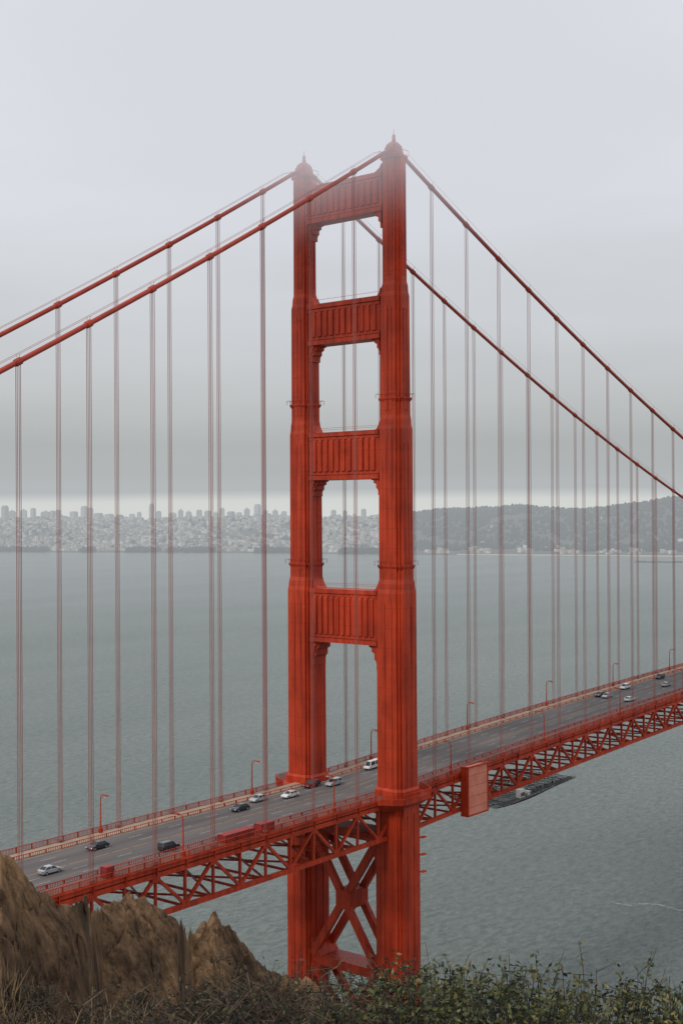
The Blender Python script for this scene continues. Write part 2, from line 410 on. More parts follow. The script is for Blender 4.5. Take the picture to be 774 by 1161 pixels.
def lamp_mesh():
    b=MB()
    b.loft([[(s*x,s*y,z) for x,y in ((-1,-1),(1,-1),(1,1),(-1,1))] for s,z in ((.32,0),(.32,.9),(.2,1.1))])
    b.tube([(0,0,1),(0,0,4),(0,0,7.2)],[.17,.14,.1],8)
    pts=[(0,0,7.1),(.0,.15,7.6),(.0,.5,7.95),(.0,1.1,8.0),(.0,1.7,7.9)]
    b.tube(pts,.075,6); b.tube([(0,0,6.5),(0,.55,7.5),(0,1.0,7.95)],.035,5)
    b.loft([[(s*x,1.75+s*y*1.5,z) for x,y in ((-1,-1),(1,-1),(1,1),(-1,1))] for s,z in ((.1,8.05),(.3,7.9),(.32,7.75))])
    b.loft([[(s*x,1.75+s*y*1.5,z) for x,y in ((-1,-1),(1,-1),(1,1),(-1,1))] for s,z in ((.28,7.75),(.2,7.5))],1)
    me=b.obj('tmp',[M_OR,M_GLASSL]); d=me.data; bpy.data.objects.remove(me); d.name='street_lamp_mesh'; return d
LM=lamp_mesh()
def lamp(X,Y,rot):
    o=bpy.data.objects.new('street_lamp',LM); COL.objects.link(o); o.location=(X,Y,zd(X)+.16); o.rotation_euler=(0,0,rot)
for k in range(-4,14): lamp(-66.2+45.72*k,13.3,math.pi)
for k in range(-4,14):
    X=-68.6+45.72*k
    lamp(X,-13.3,0)

def car_paint(n,c): 
    m=mat(n,c,.3,metal=.2,var=.04); m.node_tree.nodes['Principled BSDF'].inputs['Coat Weight'].default_value=.5; return m
CP={'silver':car_paint('silver_car_paint',(.42,.44,.46)),'dark':car_paint('charcoal_car_paint',(.03,.035,.045)),'white':car_paint('white_car_paint',(.75,.75,.74)),
    'red':car_paint('dark_red_car_paint',(.16,.02,.02)),'blue':car_paint('blue_grey_car_paint',(.08,.10,.14))}
M_GL=mat('car_window_glass',(.02,.025,.03),.08,var=.1); M_TY=mat('tyre_rubber',(.02,.02,.02),.85,var=.1); M_RIM=mat('wheel_rim',(.4,.4,.42),.4,metal=.7,var=.1)
M_TL=mat('tail_light_red',(.4,.02,.02),.3,var=.05); M_HL=mat('head_light_clear',(.8,.8,.78),.2,var=.05)
def car(X,Y,color,kind='sedan',head=1):
    b=MB(); W=.9
    if kind=='sedan': prof=[(-2.3,.38),(-2.36,.62),(-2.3,.93),(-1.75,1.0),(0.95,.98),(1.75,.88),(2.25,.72),(2.36,.55),(2.3,.34)]; cab=(-1.85,1.15,-1.15,.35,1.44); zb=.97
    elif kind=='suv': prof=[(-2.3,.45),(-2.36,.7),(-2.32,1.08),(-1.8,1.1),(1.0,1.08),(1.8,1.02),(2.25,.9),(2.36,.6),(2.3,.42)]; cab=(-2.28,1.2,-2.0,.45,1.74); zb=1.07
    else: prof=[(-2.7,.5),(-2.75,.75),(-2.7,1.1),(-2.0,1.12),(1.4,1.1),(2.0,1.0),(2.4,.85),(2.5,.6),(2.45,.45)]; cab=(-2.66,1.75,-2.55,1.15,2.1); zb=1.09
    def ring(y,s,dz): return [(x*s,y,z+dz*(z>.8)) for x,z in prof]
    b.loft([ring(-W,.97,-.04),ring(-W+.12,1,0),ring(W-.12,1,0),ring(W,.97,-.04)],0)
    x0,x1,x2,x3,zt=cab; yb=W-.07; yt=W-.24; e=.03
    vs=[(x0,-yb,zb-e),(x1,-yb,zb-e),(x1,yb,zb-e),(x0,yb,zb-e),(x2,-yt,zt),(x3,-yt,zt),(x3,yt,zt),(x2,yt,zt)]
    b.add(vs,[(0,1,5,4),(1,2,6,5),(2,3,7,6),(3,0,4,7)],1)
    b.loft([[(x2-.06,-yt-.03,zt-.05),(x3+.06,-yt-.03,zt-.05),(x3+.06,yt+.03,zt-.05),(x2-.06,yt+.03,zt-.05)],[(x2+.1,-yt+.08,zt+.04),(x3-.1,-yt+.08,zt+.04),(x3-.1,yt-.08,zt+.04),(x2+.1,yt-.08,zt+.04)]],0)
    for sy in (-1,1):
        for pa,pb in (((x0,zb),(x2,zt)),((x1,zb),(x3,zt)),(((x0+x1)/2,zb),((x2+x3)/2,zt))):
            b.beam((pa[0],sy*(yb+.01),pa[1]),(pb[0],sy*(yt+.01),pb[1]),.09,.09,0)
        b.box(x1-.35,x1-.15,sy*(W+.1)-.09,sy*(W+.1)+.09,zb,zb+.14,0)
        for xw in (prof[0][0]+.88,prof[-1][0]-.92):
            b.tube([(xw,sy*(W-.2),.33),(xw,sy*(W+.02),.33)],.34,14,2); b.tube([(xw,sy*(W+.0),.33),(xw,sy*(W+.035),.33)],.2,10,3)
        b.box(prof[0][0]-.09,prof[0][0]+.1,sy*.68-.16,sy*.68+.16,.68,.84,4); b.box(prof[-1][0]-.15,prof[-1][0]+.05,sy*.66-.17,sy*.66+.17,.58,.70,5)
    b.box(prof[0][0]+.3,prof[-1][0]-.3,-W+.08,W-.08,.2,.42,2)
    o=b.obj('van' if kind=='van' else 'car',[CP[color],M_GL,M_TY,M_RIM,M_TL,M_HL])
    sl=math.atan((zd(X+2)-zd(X-2))/4)
    o.location=(X,Y,zd(X)+.01); o.rotation_euler=(0,-sl*head,0 if head>0 else math.pi)
for c in [(-91.3,-2.0,'silver','sedan',1),(-74.6,4.4,'dark','sedan',-1),(-66.7,-7.3,'dark','suv',1),(-33.8,4.6,'dark','sedan',-1),(-24.5,7.6,'silver','sedan',-1),
          (-17,4.6,'white','sedan',-1),(-5.5,7.7,'red','suv',-1),(-1.0,4.6,'silver','suv',-1),(17.8,7.4,'white','van',-1),(142,7.7,'dark','sedan',-1),(141,4.6,'silver','sedan',-1),
          (160,7.6,'white','suv',-1),(138.5,-4.5,'white','sedan',1),(187.6,7.6,'dark','suv',-1),(172.5,-1.6,'silver','sedan',1),(204,4.6,'blue','sedan',-1),
          (215,-4.6,'dark','suv',1),(260,1.5,'white','sedan',-1)]: car(*c)

# ---------------------------------------------------------------- water
def water_mat():
    m=bpy.data.materials.new('bay_water'); m.use_nodes=True; nt=m.node_tree;N=nt.nodes;Lk=nt.links;p=N['Principled BSDF']
    p.inputs['Roughness'].default_value=.2; p.inputs['IOR'].default_value=1.33
    g=N.new('ShaderNodeNewGeometry')
    def nz(sc,st,det,rough=.55,rot=.6):
        mp=N.new('ShaderNodeMapping'); mp.inputs['Scale'].default_value=(sc*st[0],sc*st[1],sc); mp.inputs['Rotation'].default_value=(0,0,rot)
        n=N.new('ShaderNodeTexNoise'); n.inputs['Scale'].default_value=1; n.inputs['Detail'].default_value=det; n.inputs['Roughness'].default_value=rough
        Lk.new(g.outputs['Position'],mp.inputs['Vector']); Lk.new(mp.outputs['Vector'],n.inputs['Vector']); return n
    a=nz(.20,(1,2.3),7,.66); b2=nz(.035,(1,2.0),4); c=nz(.0016,(1,3.5),5,rot=.9)
    b=N.new('ShaderNodeBump'); b.inputs['Distance'].default_value=2.2; b.inputs['Strength'].default_value=1; Lk.new(a.outputs['Fac'],b.inputs['Height'])
    bb=N.new('ShaderNodeBump'); bb.inputs['Distance'].default_value=3.5; bb.inputs['Strength'].default_value=1; Lk.new(b2.outputs['Fac'],bb.inputs['Height']); Lk.new(b.outputs['Normal'],bb.inputs['Normal'])
    Lk.new(bb.outputs['Normal'],p.inputs['Normal'])
    r=N.new('ShaderNodeValToRGB'); e=r.color_ramp.elements; e[0].position=.35; e[0].color=(.150,.185,.168,1); e[1].position=.68; e[1].color=(.200,.232,.215,1)
    Lk.new(c.outputs['Fac'],r.inputs['Fac'])
    r2=N.new('ShaderNodeValToRGB'); e=r2.color_ramp.elements; e[0].position=.36; e[0].color=(.68,.70,.71,1); e[1].position=.64; e[1].color=(1.24,1.23,1.22,1)
    Lk.new(a.outputs['Fac'],r2.inputs['Fac'])
    mx=N.new('ShaderNodeMix'); mx.data_type='RGBA'; mx.blend_type='MULTIPLY'; mx.inputs[0].default_value=1; Lk.new(r.outputs['Color'],mx.inputs[6]); Lk.new(r2.outputs['Color'],mx.inputs[7])
    Lk.new(mx.outputs[2],p.inputs['Base Color'])
    return m
b=MB(); b.add([(-30000,-30000,0),(30000,-30000,0),(30000,30000,0),(-30000,30000,0)],[(0,1,2,3)]); b.obj('water',[water_mat()])
b=MB()
for i in range(90):
    t=i/90; px=691+t*90; py=1024+t*9+2*math.sin(t*9)+random.gauss(0,.6)
    a_=(px-387)/1450; d=141*1450/(py-585); q=loc(a_*d,d,.06)
    w=random.uniform(.05,.2); l=random.uniform(.3,1.2)
    b.add([(q[0]-R[0]*l,q[1]-R[1]*l,.06+i*.0003),(q[0]-F[0]*w,q[1]-F[1]*w,.06+i*.0003),(q[0]+R[0]*l,q[1]+R[1]*l,.06+i*.0003),(q[0]+F[0]*w*2,q[1]+F[1]*w*2,.06+i*.0003)],[(0,1,2,3)])
b.obj('boat_wake_foam',[mat('sea_foam',(.44,.47,.46),.8,var=.1)])

# ---------------------------------------------------------------- far shore
def interp(x,xs,ys): return float(np.interp(x,xs,ys))
def shore(a): return interp(a,[-.9,-.45,-.267,-.06,.064,.267,.5,1.0],[6200,5500,5242,4868,4543,4172,3600,3000])
def ridge(a): return interp(a,[-.9,-.4,-.267,-.2,-.15,-.1,-.067,-.03,.03,.08,.14,.19,.23,.267,.4,1.0],[60,90,112,122,104,122,126,112,120,150,158,150,178,200,190,170])
def land(a,t):
    s=t-shore(a)
    if s<0: return -4
    w=min(1,max(0,(s-350)/1150)); w=w*w*(3-2*w)
    h=3+min(s/60,4)+ridge(a)*w
    h+=w*(14*noise.noise(Vector((a*18,t*.0018,1)))+8*noise.noise(Vector((a*45,t*.005,5))))
    if s>2300: h-= (s-2300)*.03
    return h
A=np.linspace(-.9,1.0,320); SS=list(np.linspace(-60,3200,70))
V=[];
for a in A:
    for s in SS:
        t=shore(a)+s; x,y,z=loc(a*t,t,land(a,t)); V.append((x,y,z))
n=len(SS); Q=[(i*n+j,(i+1)*n+j,(i+1)*n+j+1,i*n+j+1) for i in range(len(A)-1) for j in range(n-1)]
np_obj('distant_hills',np.array(V),np.array(Q),[mat('wooded_hillside',(.035,.045,.045),.95,col2=(.11,.11,.10),scale=.012,detail=8)],smooth=True)
b=MB()
for i in range(60):
    a=.09+.2*i/60; a2=.09+.2*(i+1)/60
    t=shore(a)-2;t2=shore(a2)-2
    b.add([loc(a*t,t,.8),loc(a2*t2,t2,.8),loc(a2*(t2+30),t2+30,5),loc(a*(t+30),t+30,5)],[(0,1,2,3)])
b.obj('beach',[mat('pale_sand',(.42,.38,.30),.95,var=.1,scale=.01)])
b=MB()
for i in range(30):
    a=.232+.1*i/30; t=3750-i*4; x,y,_=loc(a*t,t,0); h=random.uniform(2,5)
    ring=lambda s,z:[(x+s*14*math.cos(k*math.pi/3)+random.uniform(-2,2),y+s*14*math.sin(k*math.pi/3)+random.uniform(-2,2),z) for k in range(6)]
    b.loft([ring(1.1,-1),ring(1,1.5),ring(.5,h)])
b.obj('rock_breakwater',[mat('breakwater_rock',(.07,.065,.06),.95,var=.3,scale=.1)])
hm=[mat('city_wall_white',(.72,.71,.68),.8,var=.06,scale=.05),mat('city_wall_cream',(.58,.52,.42),.8,var=.08,scale=.05),mat('city_wall_grey',(.38,.38,.38),.8,var=.1,scale=.05),
    mat('city_wall_tan',(.42,.34,.27),.8,var=.1,scale=.05),mat('city_roof_dark',(.14,.135,.13),.9,var=.2,scale=.05)]
b=MB()
def bld(b,a,t,w,d,h,mi,rot=.25):
    x,y,_=loc(a*t,t,0); z=land(a,t)-3; c,s=math.cos(rot),math.sin(rot)
    q=[(x+c*i*w-s*j*d,y+s*i*w+c*j*d) for i,j in ((-.5,-.5),(.5,-.5),(.5,.5),(-.5,.5))]
    b.add([(px,py,z) for px,py in q]+[(px,py,z+3+h) for px,py in q],[(0,1,5,4),(1,2,6,5),(2,3,7,6),(3,0,4,7)],mi)
    b.add([(px,py,z+3.02+h) for px,py in q],[(0,1,2,3)],4 if random.random()<.5 else 2)
cnt=0
while cnt<11000:
    a=random.uniform(-.5,.4); s=random.uniform(90,2300); t=shore(a)+s
    dens=1.0 if a<.03 else (.5 if s<420 else (.012 if s<1900 else .05))
    dens*= .25+.75*(noise.noise(Vector((a*26,t*.006,2)))>-.18)
    if a>.03 and s<420: dens*=(noise.noise(Vector((a*60,1,2)))>0)
    if random.random()>dens: continue
    r=random.random()
    bld(b,a,t,random.uniform(8,20),random.uniform(8,18),random.uniform(6,12) if r<.95 else random.uniform(14,26),random.choices([0,1,2,3],[4,3,4,2])[0],random.choice((.2,.25,1.77)))
    cnt+=1
b.obj('distant_city_houses',hm)
def facade(nm,c):
    m=bpy.data.materials.new(nm); m.use_nodes=True;N=m.node_tree.nodes;Lk=m.node_tree.links;p=N['Principled BSDF'];p.inputs['Roughness'].default_value=.6
    g=N.new('ShaderNodeNewGeometry'); sp=N.new('ShaderNodeSeparateXYZ'); Lk.new(g.outputs['Position'],sp.inputs[0])
    mo=N.new('ShaderNodeMath');mo.operation='PINGPONG';mo.inputs[1].default_value=2.0;Lk.new(sp.outputs['Z'],mo.inputs[0])
    lt=N.new('ShaderNodeMath');lt.operation='GREATER_THAN';lt.inputs[1].default_value=1.0;Lk.new(mo.outputs[0],lt.inputs[0])
    mx=N.new('ShaderNodeMix');mx.data_type='RGBA';Lk.new(lt.outputs[0],mx.inputs[0]);mx.inputs[6].default_value=(*c,1);mx.inputs[7].default_value=(c[0]*.6,c[1]*.62,c[2]*.65,1);Lk.new(mx.outputs[2],p.inputs['Base Color']);return m
fm=[facade('tower_facade_pale',(.72,.72,.70)),facade('tower_facade_grey',(.56,.57,.58)),facade('tower_facade_tan',(.62,.58,.53))]
hs=[(6,571,8),(14,577,9),(27,576,8),(38,574,6),(52,578,12),(60,577,6),(66,576,6),(84,578,9),(96,572,8),(103,574,7),(112,580,10),(124,581,10),(136,582,8),(150,581,7),(158,579,6),(172,570,6),(180,578,7),(196,580,9),(205,577,7),(214,579,8),
    (226,577,7),(236,578,10),(245,580,6),(252,575,6),(262,579,9),(271,580,8),(280,576,8),(292,571,8),(301,578,7),(312,578,8),(322,579,7),(-14,571,9),(-30,575,9),(378,578,6),(391,579,6),(412,577,6),(150,585,14),(70,583,14),(230,584,14),(20,584,16),(300,583,13),(110,586,15),(190,585,15),(265,586,12)]
for px,py,w in hs:
    a=(px-387)/1450; t=shore(a)+random.uniform(1450,2000); top=141+(585-py)/1450*t; g0=land(a,t)
    x,y,_=loc(a*t,t,0); b=MB(); ww=w/1450*t*.85; h=max(20,top-g0)
    b.box(-ww/2,ww/2,-ww*.4,ww*.4,-5,h*.9); b.box(-ww*.38,ww*.38,-ww*.3,ww*.3,h*.9,h); 
    if random.random()<.4: b.box(-ww*.1,ww*.1,-ww*.1,ww*.1,h,h+6)
    b.box(-ww*.62,ww*.62,-ww*.5,ww*.5,-5,h*.25)
    o=b.obj('highrise_building',[random.choice(fm)]); o.location=(x,y,g0); o.rotation_euler=(0,0,random.choice((.25,-.9,.6)))
b=MB(); cnt=0
while cnt<6000:
    a=random.uniform(-.45,.42)
    if a>.05: s=random.uniform(330,2000); ok=noise.noise(Vector((a*22,s*.004,9)))>-.32
    elif random.random()<.35: s=random.uniform(20,160); ok=noise.noise(Vector((a*30,3,9)))>-.05
    else: s=random.uniform(200,2000); ok=noise.noise(Vector((a*40,s*.01,4)))>.22
    if not ok: continue
    t=shore(a)+s; x,y,_=loc(a*t,t,0); z=land(a,t); r=random.uniform(6,13); h=random.uniform(9,19)
    rr=lambda k,zz:[(x+r*k*random.uniform(.7,1.2)*math.cos(i*math.pi*.4),y+r*k*random.uniform(.7,1.2)*math.sin(i*math.pi*.4),z+zz*random.uniform(.9,1.1)) for i in range(5)]
    b.loft([rr(.8,0),rr(1,h*.45),rr(.35,h)],random.choice((0,0,1))); cnt+=1
b.obj('distant_trees',[mat('distant_foliage_dark',(.012,.018,.022),.95,var=.3,scale=.05),mat('distant_foliage_mid',(.028,.036,.036),.95,var=.3,scale=.05)])

# ---------------------------------------------------------------- foreground headland
ka=[-.6,-.35,-.267,-.257,-.239,-.2186,-.19,-.17,-.153,-.132,-.122,-.1014,-.084,-.06,-.032,0,.05,.6]
kb=[.20,.236,.2545,.261,.279,.291,.299,.297,.302,.315,.327,.315,.325,.342,.358,.38,.45,.6]
va=[-.6,-.267,-.215,-.200,-.188,-.130,-.118,-.05,.0,.05,.6]
vv=[12,13.5,14.5,15.5,19,20.5,25,27,25,20,15]
def sst(x,a,b): t=min(1,max(0,(x-a)/(b-a))); return t*t*(3-2*t)
def ground(r,th):
    c=math.cos(th); fr=sst(c,-.3,.35); u=r*math.sin(th); v=r*c
    d=max(0,r-1.5)
    fall=.35*min(d,6.5)+.75*max(0,d-6.5)
    back=-.05*min(d,450)+.9*max(0,d-450)
    z=139.3-(fall*fr+back*(1-fr)); rock=0
    if v>1 and fr>.9 and abs(th)<.75:
        a=u/v; b_=interp(a,ka,kb); vc=interp(a,va,vv); zcst=141-b_*vc
        rk=zcst-(vc-v)*.5 if v<vc else zcst-(v-vc)*1.0
        if rk>z: rock=min(1,(rk-z)/.8); z=rk
    return z,rock
ths=list(np.linspace(-.36,.05,460))+list(np.linspace(.055,.36,60))
ths=list(np.linspace(-math.pi,-.37,60))+ths+list(np.linspace(.37,math.pi,60))[:-1]
rs=list(np.linspace(.3,9.5,50))+list(np.linspace(9.6,29,400))+list(np.geomspace(29.3,1000,60))
def rockd(u,v,z):
    q=Vector((u,v,z))
    w=noise.noise(q*.35)*1.2
    bed=u*1.0+z*.55+v*.12+w
    p2=Vector((bed*1.15,(v*.35-u*.15),z*.25))
    d=noise.noise(q*.42)*.36
    st=bed*.9; fr_=st-math.floor(st); d+=.18*(fr_**2.2-.3)*(.6+.8*noise.noise(q*.6))
    st=bed*2.7+noise.noise(q*1.3)*.8; fr_=st-math.floor(st); d+=.075*(fr_**2-.3)
    d+=(1-abs(noise.noise(p2*1.2))-.75)*.22+noise.noise(p2*3.3)*.08
    dist,_p=noise.voronoi(q*1.6+Vector((w,0,0))); d-=.08*math.exp(-(dist[1]-dist[0])*12)
    d+=noise.noise(q*4.5)*.05+noise.noise(q*12)*.024
    return d
V=[];NR=len(rs)
for th in ths:
    for r in rs:
        z,rk=ground(r,th); u_=r*math.sin(th); v_=r*math.cos(th); x,y,_=loc(u_,v_,0)
        if rk>0 and r<32: z+=rockd(u_,v_,z)*rk
        elif r<60: z+=noise.noise(Vector((x*.5,y*.5,0)))*.15+noise.noise(Vector((x*2,y*2,0)))*.05
        else: z+=noise.noise(Vector((x*.03,y*.03,0)))*6
        V.append((x,y,max(z,-8)))
nt_=len(ths); Q=[(i*NR+j,i*NR+j+1,((i+1)%nt_)*NR+j+1,((i+1)%nt_)*NR+j) for i in range(nt_) for j in range(NR-1)]
def rock_mat():
    m=bpy.data.materials.new('headland_rock'); m.use_nodes=True;N=m.node_tree.nodes;Lk=m.node_tree.links;p=N['Principled BSDF'];p.inputs['Roughness'].default_value=.95;p.inputs['Specular IOR Level'].default_value=.12
    g=N.new('ShaderNodeNewGeometry')
    def nz(sc,det,r=.6,stretch=(1,1,1)):
        mp=N.new('ShaderNodeMapping');mp.inputs['Scale'].default_value=stretch;mp.inputs['Rotation'].default_value=(.5,.4,0);Lk.new(g.outputs['Position'],mp.inputs['Vector'])
        n=N.new('ShaderNodeTexNoise');n.inputs['Scale'].default_value=sc;n.inputs['Detail'].default_value=det;n.inputs['Roughness'].default_value=r;Lk.new(mp.outputs['Vector'],n.inputs['Vector']);return n
    a=nz(.42,8,.62); b=nz(5,8,.72,(1,1,.6)); c=nz(1.3,7,.65,(1,1,1.4)); 
    r=N.new('ShaderNodeValToRGB');e=r.color_ramp.elements;e[0].position=.33;e[0].color=(.055,.036,.024,1);e[1].position=.68;e[1].color=(.38,.235,.12,1)
    for pos,cc in ((.44,(.11,.070,.044,1)),(.54,(.215,.135,.078,1))): x=e.new(pos);x.color=cc
    Lk.new(a.outputs['Fac'],r.inputs['Fac'])
    r2=N.new('ShaderNodeValToRGB');e=r2.color_ramp.elements;e[0].position=.36;e[0].color=(.32,.31,.30,1);e[1].position=.62;e[1].color=(1.35,1.3,1.25,1)
    Lk.new(b.outputs['Fac'],r2.inputs['Fac'])
    mx=N.new('ShaderNodeMix');mx.data_type='RGBA';mx.blend_type='MULTIPLY';mx.inputs[0].default_value=1;Lk.new(r.outputs['Color'],mx.inputs[6]);Lk.new(r2.outputs['Color'],mx.inputs[7])
    gr=N.new('ShaderNodeValToRGB');gr.color_ramp.elements[0].position=.57;gr.color_ramp.elements[1].position=.67;Lk.new(c.outputs['Fac'],gr.inputs['Fac'])
    sc=N.new('ShaderNodeMath');sc.operation='MULTIPLY';sc.inputs[1].default_value=.5;Lk.new(gr.outputs['Color'],sc.inputs[0])
    m3=N.new('ShaderNodeMix');m3.data_type='RGBA';Lk.new(sc.outputs[0],m3.inputs[0]);Lk.new(mx.outputs[2],m3.inputs[6]);m3.inputs[7].default_value=(.085,.085,.06,1)
    Lk.new(m3.outputs[2],p.inputs['Base Color'])
    bp=N.new('ShaderNodeBump');bp.inputs['Distance'].default_value=.12;Lk.new(b.outputs['Fac'],bp.inputs['Height']);Lk.new(bp.outputs['Normal'],p.inputs['Normal'])
    return m
np_obj('rocky_headland',np.array(V),np.array(Q),[rock_mat()],smooth=False)

TW=[mat('dry_twig_brown',(.065,.043,.028),.9,var=.2,scale=3),mat('dry_twig_tan',(.14,.10,.06),.9,var=.2,scale=3),mat('dark_twig',(.025,.019,.014),.9,var=.2,scale=3)]
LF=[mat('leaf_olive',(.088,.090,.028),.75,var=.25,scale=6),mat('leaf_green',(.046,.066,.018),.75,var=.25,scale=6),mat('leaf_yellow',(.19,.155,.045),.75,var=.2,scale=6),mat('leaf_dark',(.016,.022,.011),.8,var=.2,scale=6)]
def gz(u,v): return ground(math.hypot(u,v),math.atan2(u,v))[0]
def shrub(name,u,v,btop,rad,nst,leafy,seed):
    rnd=random.Random(seed); V=[];Fq=[];mi=[]
    ztop=141-btop*v; z0=gz(u,v)-.1; H=ztop-z0
    def twig(p,q,r0,r1,m):
        o=len(V); d=(Vector(q)-Vector(p)); 
        a=Vector((R[0],R[1],0)); b=Vector((F[0],F[1],0)) if abs(d.normalized().z)>.4 else Vector((0,0,1))
        for c,r in ((p,r0),(q,r1)):
            c=Vector(c)
            for k in range(3):
                t=k*2.094; V.append(tuple(c+(a*math.cos(t)+b*math.sin(t))*r))
        for k in range(3): Fq.append((o+k,o+(k+1)%3,o+3+(k+1)%3,o+3+k)); mi.append(m)
    LC=[]
    for s in range(nst):
        an=rnd.uniform(0,6.283); rr=math.sqrt(rnd.random())
        hh=H*(.58+.42*math.sqrt(max(0,1-rr*rr*.85)))*rnd.uniform(.74,1.0)
        if rnd.random()<.08: hh*=1.06
        bx=Vector(loc(u+rr*rad*.4*math.cos(an),v+rr*rad*.4*math.sin(an),z0))
        tp=Vector(loc(u+rr*rad*math.cos(an)+rnd.gauss(0,.05),v+rr*rad*.8*math.sin(an)+rnd.gauss(0,.05),z0+hh))
        m=rnd.choice((0,0,1,2)) if not leafy else rnd.choice((0,2,2))
        prev=bx; n=5
        pts=[]
        for i in range(1,n+1):
            t=i/n; c=bx.lerp(tp,t)+Vector((rnd.gauss(0,.02),rnd.gauss(0,.02),0))*1.5
            twig(prev,c,.007*(1-t*.8)+.001,.007*(1-(t+.1)*.8)+.0008,m); pts.append((prev,c)); prev=c
        for (p,q) in pts[2:]:
            for _ in range(3 if leafy else 6):
                c=p.lerp(q,rnd.random()); L_=rnd.uniform(.05,.18)
                d=Vector((rnd.gauss(0,.9),rnd.gauss(0,.9),rnd.uniform(-.1,1.0))).normalized()*L_
                e=c+d; twig(c,e,.003,.0012,rnd.choice((0,1,0,2)) if not leafy else 2)
                nl=7 if leafy else 4
                for j in range(nl): LC.append(c.lerp(e,rnd.random())+Vector((rnd.gauss(0,.012),rnd.gauss(0,.012),rnd.gauss(0,.012))))
            if leafy:
                for j in range(5): LC.append(p.lerp(q,rnd.random())+Vector((rnd.gauss(0,.03),rnd.gauss(0,.03),rnd.gauss(0,.02))))
    for c in LC:
        l=rnd.uniform(.009,.021)*(1.0 if leafy else .7); w=l*.45
        d=Vector((rnd.gauss(0,1),rnd.gauss(0,1),rnd.gauss(.5,.8))).normalized(); e=d.cross(Vector((rnd.gauss(0,1),rnd.gauss(0,1),rnd.gauss(0,1)))).normalized()
        o=len(V); V.extend([tuple(c-d*l),tuple(c+e*w),tuple(c+d*l),tuple(c-e*w)]); Fq.append((o,o+1,o+2,o+3))
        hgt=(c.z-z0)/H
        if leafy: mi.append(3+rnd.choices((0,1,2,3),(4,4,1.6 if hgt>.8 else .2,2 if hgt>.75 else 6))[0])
        else: mi.append(rnd.choice((0,2,3,6,2,6)))
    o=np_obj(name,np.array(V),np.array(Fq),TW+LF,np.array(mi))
sd=100
for px,v,py,rad in ((175,6.4,1118,.55),(225,6.6,1102,.6),(285,6.8,1086,.55),(340,6.6,1086,.55),(395,6.4,1092,.5),(130,5.6,1130,.5),(190,5.2,1130,.5),(260,5.2,1116,.5),(330,5.2,1110,.5),(385,5.2,1114,.5),
                    (80,5.4,1138,.5),(25,5.6,1136,.5),(-15,5.6,1130,.4)):
    v_=v; shrub('dry_shrub',(px-387)/1450*v_,v_,(py-585)/1450,rad,110,False,sd); sd+=1
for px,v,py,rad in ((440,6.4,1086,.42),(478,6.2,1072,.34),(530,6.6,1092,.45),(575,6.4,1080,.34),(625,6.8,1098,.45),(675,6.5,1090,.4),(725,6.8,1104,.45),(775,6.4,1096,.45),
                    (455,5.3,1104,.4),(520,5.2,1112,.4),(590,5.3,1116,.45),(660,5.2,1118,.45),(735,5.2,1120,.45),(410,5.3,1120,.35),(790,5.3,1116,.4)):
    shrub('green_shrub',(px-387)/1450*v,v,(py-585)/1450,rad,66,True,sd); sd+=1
for i,(px,fr_) in enumerate(((12,.86),(88,.86),(60,.78),(125,.86),(150,.90),(180,.84),(205,.9),(232,.93),(262,.9),(290,.95),(105,.78),(25,.74),(318,.96))):
    a=(px-387)/1450; v=interp(a,va,vv)*fr_; u=a*v; zt=gz(u,v)+rockd(u,v,gz(u,v))+random.uniform(.12,.28)
    shrub('dry_shrub',u,v,(141-zt)/v,random.uniform(.3,.5),30,False,sd); sd+=1
V=[];Fq=[];mi=[]
for i in range(1500):
    a=random.uniform(-.30,-.10); vc=interp(a,va,vv); v=vc*random.uniform(.72,.9) ; u=a*v
    if noise.noise(Vector((u*1.1,v*1.1,4)))<.2: continue
    z=gz(u,v)-.1
    for k in range(4):
        bx=Vector(loc(u+random.gauss(0,.08),v+random.gauss(0,.08),z)); tp=bx+Vector((random.gauss(0,.12),random.gauss(0,.12),random.uniform(.2,.45)))
        w=.007; o=len(V); V.extend([tuple(bx+Vector((R[0]*w,R[1]*w,0))),tuple(bx-Vector((R[0]*w,R[1]*w,0))),tuple(tp-Vector((.001,0,0))),tuple(tp+Vector((.001,0,0)))]); Fq.append((o,o+1,o+2,o+3)); mi.append(random.choice((0,1,1)))
for i in range(420):
    u=random.uniform(-1.75,-.9); v=random.uniform(5.0,6.6); z=gz(u,v)
    h=random.uniform(.5,.95)*1.0; bx=Vector(loc(u,v,z)); tp=bx+Vector((random.gauss(0,.18),random.gauss(0,.18),h))
    md=bx.lerp(tp,.6)+Vector((random.gauss(0,.03),random.gauss(0,.03),.03)); w=.0035
    for p_,q_,w0,w1 in ((bx,md,w,w*.8),(md,tp,w*.8,.001)):
        o=len(V); V.extend([tuple(p_+Vector((R[0]*w0,R[1]*w0,0))),tuple(p_-Vector((R[0]*w0,R[1]*w0,0))),tuple(q_-Vector((R[0]*w1,R[1]*w1,0))),tuple(q_+Vector((R[0]*w1,R[1]*w1,0)))]); Fq.append((o,o+1,o+2,o+3)); mi.append(1)
np_obj('dry_grass',np.array(V),np.array(Fq),[TW[0],mat('dry_grass_straw',(.27,.19,.10),.9,var=.2,scale=2)],np.array(mi))

